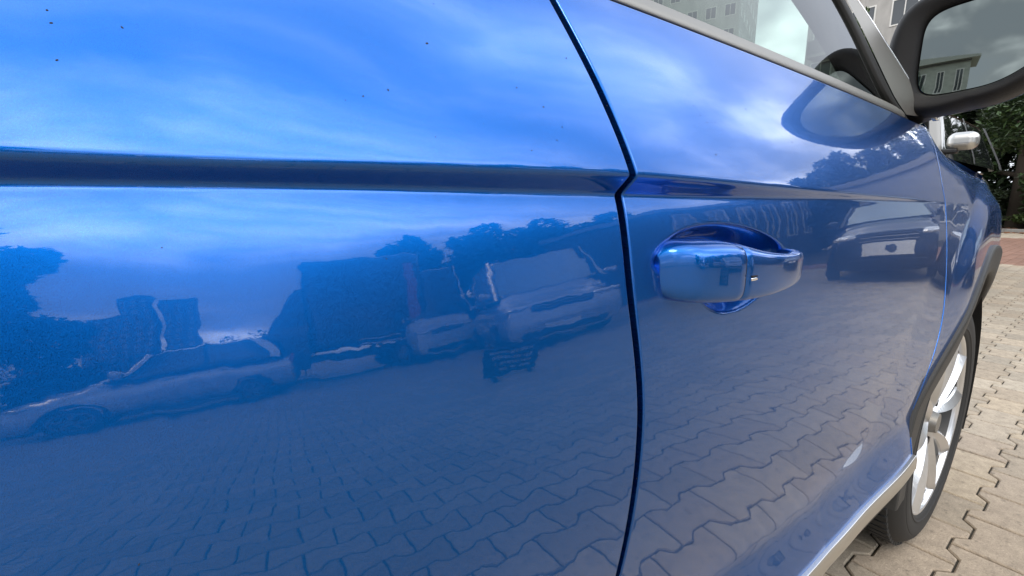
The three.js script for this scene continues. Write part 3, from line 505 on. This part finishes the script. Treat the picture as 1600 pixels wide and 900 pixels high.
function tree(name, label, cat, x, z, h, r, n, size, tones, low = 0.25, group) {
  const g = thing(name, label, cat, [x, 0, z], 0, group); const cl = [], wood = [limb([0, 0, 0], [rr(-0.2, 0.2), h * 0.5, rr(-0.2, 0.2)], 0.03 * h, 0.018 * h)];
  for (let k = 0; k < 11; k++) { const t = k / 10, a = k * 2.4, y = h * lerp(low + 0.08, 0.88, t), R = r * (0.75 - 0.5 * t ** 2.2) * rr(0.6, 1); const c = [Math.cos(a) * R, y, Math.sin(a) * R, r * rr(0.38, 0.56) * (1 - 0.4 * t), h * rr(0.09, 0.15), r * rr(0.38, 0.56) * (1 - 0.4 * t)]; cl.push(c); if (k % 2 === 0) wood.push(limb([0, h * lerp(0.15, 0.48, t), 0], [c[0] * 0.8, c[1], c[2] * 0.8], 0.011 * h, 0.004 * h)); }
  cl.push([0, h * 0.6, 0, r * 0.5, h * 0.32, r * 0.5]);
  part('trunk', merge(wood), bark, g); part('crown', leafGeo(cl, n, size, tones), leafMat, g); return g;
}
// behind the grey car, on the right of the picture
tree('tree', 'dark leafy tree at the right edge behind the parking area', 'tree', 24.8, -2.6, 9, 2.6, 20000, 0.13, GREEN, 0.02);
tree('tree', 'dense green tree partly hidden by the grey car and wing mirror', 'tree', 26.5, -5.6, 10, 3.0, 14000, 0.14, GREEN, 0.03);
tree('tree', 'lime green tree between the apartment building and the wing mirror', 'tree', 30, -9.6, 10.8, 1.7, 9000, 0.15, LIME, 0.1);
tree('tree', 'bright green tree against the white tower in the side window', 'tree', 40, -29.5, 15, 4.2, 9000, 0.24, LIME, 0.2);
tree('shrub', 'low dark shrub at the kerb below the trees at right', 'shrub', 23.9, -3.9, 2.2, 1.3, 5000, 0.08, DARK, 0.05);
tree('shrub', 'yellowish green shrub under the tree at the right edge', 'shrub', 23.7, -1.5, 1.6, 1.1, 4500, 0.08, LIME, 0.05);
tree('tree', 'dark tree beside the kerb, just outside the right edge of the view', 'tree', 26, 1.2, 9, 2.8, 9000, 0.15, GREEN, 0.03);
{
  const hedge = thing('tall_hedge', 'tall unclipped dark hedge behind the trees at the right edge', 'hedge', [28.2, 0, -3.5]);
  const cl = []; for (let k = 0; k < 14; k++) for (let l = 0; l < 3; l++) cl.push([rr(-0.3, 0.3), 1.1 + l * 1.9, -7 + k * 1.05 + rr(-0.3, 0.3), 1.0, 1.25, 0.95]); part('leaves', leafGeo(cl, 48000, 0.17, DARK), leafMat, hedge);
  const st = []; for (let k = 0; k < 14; k++) st.push(limb([0, 0, -7 + k * 1.05], [rr(-0.3, 0.3), 4, -7 + k * 1.05], 0.07, 0.03)); part('stem', merge(st), bark, hedge).userData.kind = 'stuff';
}
// reflected trees
tree('conifer', 'tall dark tree reflected at the left edge of the rear door', 'tree', -5.8, 12.2, 8.4, 2.1, 26000, 0.15, DARK, 0.02);
[['dark tree reflected between the truck and the white van', 6.0, 17, 8.4, 2.8], ['dark tree reflected above the white van', 9.6, 17, 9.0, 3.1], ['dark tree reflected above the silver van', 13.6, 18, 9.8, 3.4], ['dark tree reflected just left of the gap between the doors', 18.2, 19, 10.2, 3.6]].forEach(([l, x, z, h, r]) => tree('tree', l, 'tree', x, z, h, r, 12000, 0.26, DARK, 0.05));
[['dark tree reflected above the pale garage, nearest of three', 30, 9.5, 10, 3.0], ['broad dark tree reflected above the pale garage, middle of three', 36, 7.9, 11.5, 3.8], ['dark tree reflected above the pale garage, farthest of three', 39, 5.5, 12, 3.4], ['dark tree reflected in front of a taller one, farthest from the camera', 45, 3.4, 12.5, 3.0], ['dark tree reflected left of the pale garage', 24.0, 12.2, 6.4, 2.5], ['low bushy tree reflected between the striped hall and the pale garage', 27.2, 10.8, 8.0, 2.6]].forEach(([l, x, z, h, r]) => tree('tree', l, 'tree', x, z, h, r, 13000, 0.26, GREEN, 0.03));
{
  const hedge = thing('hedge', 'clipped dark hedge behind the silver car, reflected in the rear door', 'hedge', [-3.5, 0, 14.6]);
  const cl = []; for (let k = 0; k < 12; k++) cl.push([-6 + k * 0.92, 1.15, 0, 0.75, 1.1 + 0.15 * Math.sin(k * 2.1), 0.6]); part('leaves', leafGeo(cl, 12000, 0.09, DARK), leafMat, hedge);
  const stems = []; for (let k = 0; k < 10; k++) stems.push(limb([-5.5 + k * 1.1, 0, 0], [-5.4 + k * 1.1, 1.2, 0.1], 0.03, 0.015)); part('stem', merge(stems), bark, hedge).userData.kind = 'stuff';
}
// kerb, bed and fallen leaves
structure('kerb', (() => { const g = new THREE.Group(); for (let k = 0; k < 14; k++) { const m = part(k ? 'kerb_stone_' + String(k).padStart(3, '0') : 'kerb_stone', rbox(0.16, 0.22, 0.985, 0, 0, 0, 0.015, 1), M2.concrete, g); m.position.set(22.8, 0.01, -9.5 + k); } return g; })());
structure('planting_bed', part('planting_bed', box(8, 0.08, 14, 26.9, 0.04, -3), std({ color: lin(0.05, 0.04, 0.028), roughness: 1 }), scene));
{
  const g = []; for (let k = 0; k < 1500; k++) { const q = new THREE.CircleGeometry(rr(0.03, 0.07), 5); q.rotateX(-Math.PI / 2 + rr(-0.5, 0.5)); q.rotateY(rr(0, 6)); q.translate(rr(21.9, 25.5) , 0, rr(-7, 3)); const x = q.attributes.position.getX(0); q.translate(0, x > 22.75 ? 0.1 : 0.02, 0); g.push(q); }
  const l = part('leaf_litter', merge(g), std({ color: lin(0.20, 0.085, 0.035), roughness: 0.9, side: THREE.DoubleSide }), scene); l.userData.kind = 'stuff'; l.userData.label = 'fallen brown leaves along the kerb under the trees';
}

// ------------------------------------------------------------------ other vehicles (front towards +x before turning)
M2.darkGlass = phy({ color: lin(0.012, 0.014, 0.014), roughness: 0.03, ior: 1.6, metalness: 0.0 });
M2.screen = phy({ color: lin(0.45, 0.50, 0.48), roughness: 0.02, metalness: 0.55 });
M2.lamp = phy({ color: lin(0.8, 0.82, 0.84), roughness: 0.08, metalness: 0.6, clearcoat: 1 });
M2.red = std({ color: lin(0.35, 0.01, 0.012), roughness: 0.3 });
M2.plate = std({ color: lin(0.9, 0.9, 0.88), roughness: 0.45 });
const carPaint = (r, g, b, m = 0.6) => phy({ color: lin(r, g, b), metalness: m, roughness: 0.32, clearcoat: 1, clearcoatRoughness: 0.02 });
function vehicle(o) {
  const { L, W, H, belt, hood, mat } = o, g = thing(o.name, o.label, o.category ?? 'car', [o.x, 0, o.z], o.turn, o.group), A = L / 2;
  const nose = o.nose ?? 0.26, wsB = o.wsBase ?? A - nose * L, wsT = o.wsTop ?? wsB - 0.62, rB = o.rearBase ?? -A + 0.12, rT = o.rearTop ?? rB + 0.35;
  const topY = (x) => x > wsB ? lerp(belt, hood, smooth(wsB, wsB + 0.3, x)) - (hood * 0.16) * smooth(A - 0.75, A, x) ** 1.5 : belt;
  const wid = (x) => W / 2 * (1 - 0.10 * smooth(A - 0.9, A, Math.abs(x)) - 0.04 * smooth(0.2, A, Math.abs(x)));
  const body = lattice((u, v) => {
    const t = v * 2 - 1, x0 = A * Math.sign(t) * (1 - (1 - Math.abs(t)) ** 1.5), endS = Math.abs(t) > 0.999 ? 0.001 : Math.abs(t) > 0.96 ? 0.93 : 1, a = u * Math.PI * 2, c = Math.cos(a), s = Math.sin(a);
    const yb = o.clear ?? 0.2, yt = topY(x0), yc = (yb + yt) / 2, hy = (yt - yb) / 2, w = wid(x0); const sy = Math.sign(s) * Math.abs(s) ** 0.5, y = yc + hy * sy * endS;
    let z = w * Math.sign(c) * Math.abs(c) ** 0.42 * endS; z *= 1 - 0.05 * Math.max(0, sy) ** 2 - 0.05 * Math.max(0, -sy) ** 3 + 0.012 * Math.exp(-(((y - 0.72 * belt) / 0.05) ** 2));
    return [x0 + Math.sign(t) * 0.06 * (1 - ((y - 0.45) / 0.5) ** 2) * smooth(0.8, 1, Math.abs(t)), y, z];
  }, 64, 60, null, true);
  part('body', body, mat, g);
  const cab = (k, y, grow = 0) => { const t = Math.max(0, (y - belt) / (H - belt)), xf = lerp(wsB, wsT, t ** 0.92) + grow, xr = lerp(rB, rT, t ** 1.4) - grow, w = W / 2 * lerp(0.93, 0.72 + (o.boxy ?? 0), t) + grow, n = 7; return { xf, xr, w, xm: (xf + xr) / 2, hx: (xf - xr) / 2 }; };
  const loop = (u, y, grow) => { const q = cab(0, y, grow), a = u * Math.PI * 2, c = Math.cos(a), s = Math.sin(a), e = 0.28; return [q.xm + q.hx * Math.sign(c) * Math.abs(c) ** e, y, q.w * Math.sign(s) * Math.abs(s) ** e]; };
  part('side_window', lattice((u, v) => loop(u, lerp(belt - 0.03, H - 0.05, v), 0), 64, 8, null, true), o.panel ?? M2.darkGlass, g);
  part('windscreen', lattice((u, v) => { const y = lerp(belt + 0.03, H - 0.10, v), q = cab(0, y), a = u * 2 - 1; return [q.xf + 0.014 - 0.03 * a * a, y, a * q.w * 0.86]; }, 16, 8), o.screen ?? M2.screen, g);
  part('rear_window', lattice((u, v) => { const y = lerp(belt + 0.05, H - 0.14, v), q = cab(0, y), a = u * 2 - 1; return [q.xr - 0.012, y, a * q.w * 0.84]; }, 10, 6), M2.darkGlass, g);
  part('roof', lattice((u, v) => { const r = v, yy = H - 0.055; const p = loop(u, yy, 0.012), q = cab(0, yy, 0.012); return [lerp(q.xm, p[0], r), yy + 0.055 * (1 - r ** 4), p[2] * r]; }, 64, 10, null, true), mat, g);
  const pillar = (f, pm) => part('pillar', lattice((u, v) => { const y = lerp(belt - 0.02, H - 0.03, u); return f(y, v, cab(0, y, 0.014)); }, 8, 4), pm ?? o.pillarMat ?? mat, g);
  for (const s of [-1, 1]) { pillar((y, v, q) => [q.xf - 0.015 - v * 0.11, y, s * (q.w * (v < 0.4 ? 0.92 + 0.1 * v * 2 : 1))]); pillar((y, v, q) => [lerp(q.xr, q.xf, 0.52) + v * 0.09, y, s * (q.w - 0.004)], M.black); pillar((y, v, q) => [q.xr + 0.12 + v * 0.20, y, s * q.w], o.pillarMat ? M.black : mat); }
  const R = o.R ?? 0.34, wx = [A - (o.over ?? 0.86), -A + (o.over ?? 0.86)];
  for (const x of wx) for (const s of [-1, 1]) {
    const z = s * (wid(x) * 0.985); const ar = new THREE.TorusGeometry(R + 0.045, 0.035, 6, 28, Math.PI); ar.translate(x, R, z); part('wheel_arch', merge([ar, new THREE.CircleGeometry(R + 0.05, 28, 0, Math.PI).translate(x, R, z + s * 0.004)]), M.rubber, g);
    const ty = new THREE.CylinderGeometry(R, R, 0.2, 30); ty.rotateX(Math.PI / 2); ty.translate(x, R, z - s * 0.075); const w = part('wheel', ty, M.tyre, g);
    const rimG = []; for (let k = 0; k < 5; k++) { const b = new THREE.BoxGeometry(0.055, R * 0.6, 0.02); b.translate(0, R * 0.33, 0); b.rotateZ(k * 1.2566); b.translate(x, R, z + s * 0.03); rimG.push(b); } const tor = new THREE.TorusGeometry(R * 0.66, 0.022, 6, 30); tor.translate(x, R, z + s * 0.027); rimG.push(tor); part('rim', merge(rimG), M.farRim, w);
  }
  const fy = hood * 0.78;
  for (const s of [-1, 1]) {
    const hl = new THREE.SphereGeometry(1, 20, 12); hl.scale(0.20, 0.075, 0.24); hl.rotateY(s * -0.5); hl.translate(A - 0.16, fy, s * wid(A) * 0.78); part('headlight', hl, M2.lamp, g);
    if (o.tail !== false) part('tail_light', rbox(0.08, 0.28, 0.16, -A + 0.02, belt * 0.86, s * wid(A) * 0.86, 0.03), M2.red, g);
    const mz = s * (W / 2 + 0.07), mx = wsB - 0.20; const mi = new RoundedBoxGeometry(0.17, 0.17, 0.23, 5, 0.07); mi.translate(mx, belt + 0.11, mz); const mm = part('wing_mirror', mi, o.mirrorMat ?? mat, g); part('mirror_foot', rbox(0.10, 0.05, 0.14, mx + 0.02, belt + 0.02, s * (W / 2 - 0.02), 0.018), M.black, mm);
    for (const x of [wsB - 0.95, wsB - 1.75]) part('door_handle', rbox(0.18, 0.03, 0.035, x, belt - 0.13, s * (wid(0) * 0.99 + 0.005), 0.012), o.handleMat ?? mat, g);
  }
  part('grille', rbox(0.05, 0.16, W * 0.46, A + 0.045, fy - 0.06, 0, 0.02), M.black, g);
  part('lower_grille', rbox(0.05, 0.13, W * 0.62, A + 0.05, 0.33, 0, 0.02), M.black, g);
  for (const y of [fy - 0.03, fy - 0.09]) part('grille_bar', rbox(0.02, 0.014, W * 0.45, A + 0.075, y, 0, 0.005), M.satin, g);
  if (o.plate !== false) part('number_plate', rbox(0.012, 0.115, 0.52, A + 0.085, o.plateY ?? 0.46, 0, 0.004), M2.plate, g);
  return { g, A, cab };
}
// grey car parked nose to nose with the blue one
vehicle({ name: 'grey_suv', label: 'dark grey SUV with silver wing mirror, parked facing the blue car', x: 7.35, z: -2.17, turn: Math.PI, tail: false, L: 5.0, W: 1.98, H: 2.0, belt: 1.43, hood: 1.22, mat: carPaint(0.03, 0.03, 0.032), pillarMat: M.satinDull, mirrorMat: M.satin, handleMat: M.chrome, R: 0.36, nose: 0.25 });
// reflected: dark car with a blank white dealer plate
{
  const { g, A } = vehicle({ name: 'dark_blue_suv', label: 'dark SUV with blank white dealer plate, reflected ahead of the door handle', x: 9.25, z: 2.6, turn: Math.PI - 0.33, L: 4.4, W: 1.84, H: 1.72, belt: 1.10, hood: 1.02, mat: carPaint(0.008, 0.010, 0.018), plate: false });
  part('number_plate', rbox(0.012, 0.22, 0.72, A + 0.085, 0.56, 0, 0.006), M2.plate, g, 'blank white plate with a dark round emblem');
  const em = new THREE.CylinderGeometry(0.072, 0.072, 0.006, 32); em.rotateZ(Math.PI / 2); em.translate(A + 0.0945, 0.56, 0.0); const e = part('emblem', em, std({ color: lin(0.02, 0.03, 0.06), roughness: 0.4 }), g);
  for (const y of [0.578, 0.542]) part('emblem_bar', rbox(0.004, 0.010, 0.06, A + 0.099, y, 0, 0.0015), M.satin, e);
}
vehicle({ name: 'silver_hatchback', label: 'silver hatchback in profile, reflected low on the rear door', x: -1.75, z: 9.7, turn: Math.PI - 0.06, L: 4.1, W: 1.76, H: 1.58, belt: 1.02, hood: 0.96, mat: carPaint(0.62, 0.63, 0.65, 0.8), R: 0.31, over: 0.78 });
vehicle({ name: 'silver_van', label: 'silver van facing the blue car, reflected beside the door gap', category: 'van', x: 5.3, z: 7.6, turn: Math.PI / 2 + 0.35, L: 4.9, W: 2.05, H: 2.65, belt: 1.42, hood: 1.25, nose: 0.16, boxy: 0.16, mat: carPaint(0.6, 0.61, 0.63, 0.7), panel: carPaint(0.6, 0.61, 0.63, 0.7) });
vehicle({ name: 'white_van', label: 'white high roofed van, reflected between the truck and the silver van', category: 'van', x: 4.35, z: 12.2, turn: Math.PI / 2 + 0.05, L: 5.0, W: 2.1, H: 3.7, belt: 1.45, hood: 1.3, nose: 0.13, boxy: 0.2, mat: carPaint(0.78, 0.78, 0.78, 0), panel: carPaint(0.78, 0.78, 0.78, 0), screen: M2.darkGlass });
{ // box truck
  const t = thing('box_truck', 'dark blue box truck with a red stripe, reflected across the rear door', 'truck', [1.3, 0, 11.6]);
  const dk = carPaint(0.012, 0.018, 0.03, 0.2);
  part('cargo_box', rbox(3.3, 3.6, 2.3, 1.15, 2.75, 0, 0.25, 4), dk, t); part('chassis', box(4.6, 0.25, 1.0, 0.4, 0.72, 0), M.black, t);
  const cs = new THREE.Shape([[-1.75, 0.5], [-1.78, 1.55], [-1.35, 1.7], [-0.72, 3.2], [-0.5, 3.25], [-0.52, 0.5]].map((p) => new THREE.Vector2(...p))); const cg = new THREE.ExtrudeGeometry(cs, { depth: 2.0, bevelEnabled: true, bevelSize: 0.05, bevelThickness: 0.06, bevelSegments: 3 }); cg.translate(0, 0, -1.0); const cab = part('cab', cg, dk, t);
  const ws = box(1.55, 0.02, 1.86, 0, 0, 0); ws.rotateZ(Math.atan2(1.5, 0.63)); ws.translate(-1.10, 2.48, 0); part('windscreen', ws, M2.screen, cab);
  for (const s of [-1, 1]) part('side_window', box(0.5, 0.7, 0.02, -0.78, 2.3, s * 1.075), M2.darkGlass, cab);
  part('red_stripe', box(0.32, 2.4, 0.02, 2.35, 2.75, -1.165), std({ color: lin(0.42, 0.02, 0.03), roughness: 0.4 }), t);
  for (const y of [0.98, 1.12]) part('side_rail', rbox(1.2, 0.05, 0.04, 1.2, y, -1.2, 0.015), M.satin, t);
  for (const x of [-1.2, 1.9]) for (const s of [-1, 1]) { const w = new THREE.CylinderGeometry(0.45, 0.45, 0.28, 28); w.rotateX(Math.PI / 2); w.translate(x, 0.45, s * 0.95); const wh = part('wheel', w, M.tyre, t); const h = new THREE.CylinderGeometry(0.24, 0.24, 0.02, 24); h.rotateX(Math.PI / 2); h.translate(x, 0.45, s * 1.095); part('rim', h, M.satinDull, wh); }
  for (const s of [-1, 1]) part('headlight', rbox(0.08, 0.18, 0.32, -1.80, 0.95, s * 0.75, 0.03), M2.lamp, t);
}
{ // small dark board with pale lines of writing, standing on the pavers
  const b = thing('notice_board', 'small dark board with pale writing on the pavers, reflected in the rear door', 'sign', [2.45, 0, 3.55], 0.42);
  const c = document.createElement('canvas'); c.width = 256; c.height = 160; const x = c.getContext('2d'); x.fillStyle = '#0c1018'; x.fillRect(0, 0, 256, 160); x.fillStyle = '#b9bcc6';
  for (let r = 0; r < 4; r++) for (let k = 18; k < 236 - r * 14;) { const w = 5 + rnd() * 12; if (rnd() < 0.83) x.fillRect(k, 18 + r * 34 + rnd() * 3, w * 0.7, 16 + rnd() * 5); k += w; }
  const tx = new THREE.CanvasTexture(c); tx.colorSpace = THREE.SRGBColorSpace;
  part('board', rbox(0.62, 0.42, 0.03, 0, 0.25, 0, 0.006), std({ color: lin(0.01, 0.012, 0.018), roughness: 0.5 }), b);
  const f = new THREE.PlaneGeometry(0.58, 0.38); f.rotateY(Math.PI); f.translate(0, 0.25, -0.0175); part('writing', f, std({ map: tx, roughness: 0.5 }), b);
  for (const s of [-1, 1]) part('foot', rbox(0.05, 0.04, 0.28, s * 0.22, 0.02, 0, 0.008), M.black, b);
}
renderer.render(scene, camera);
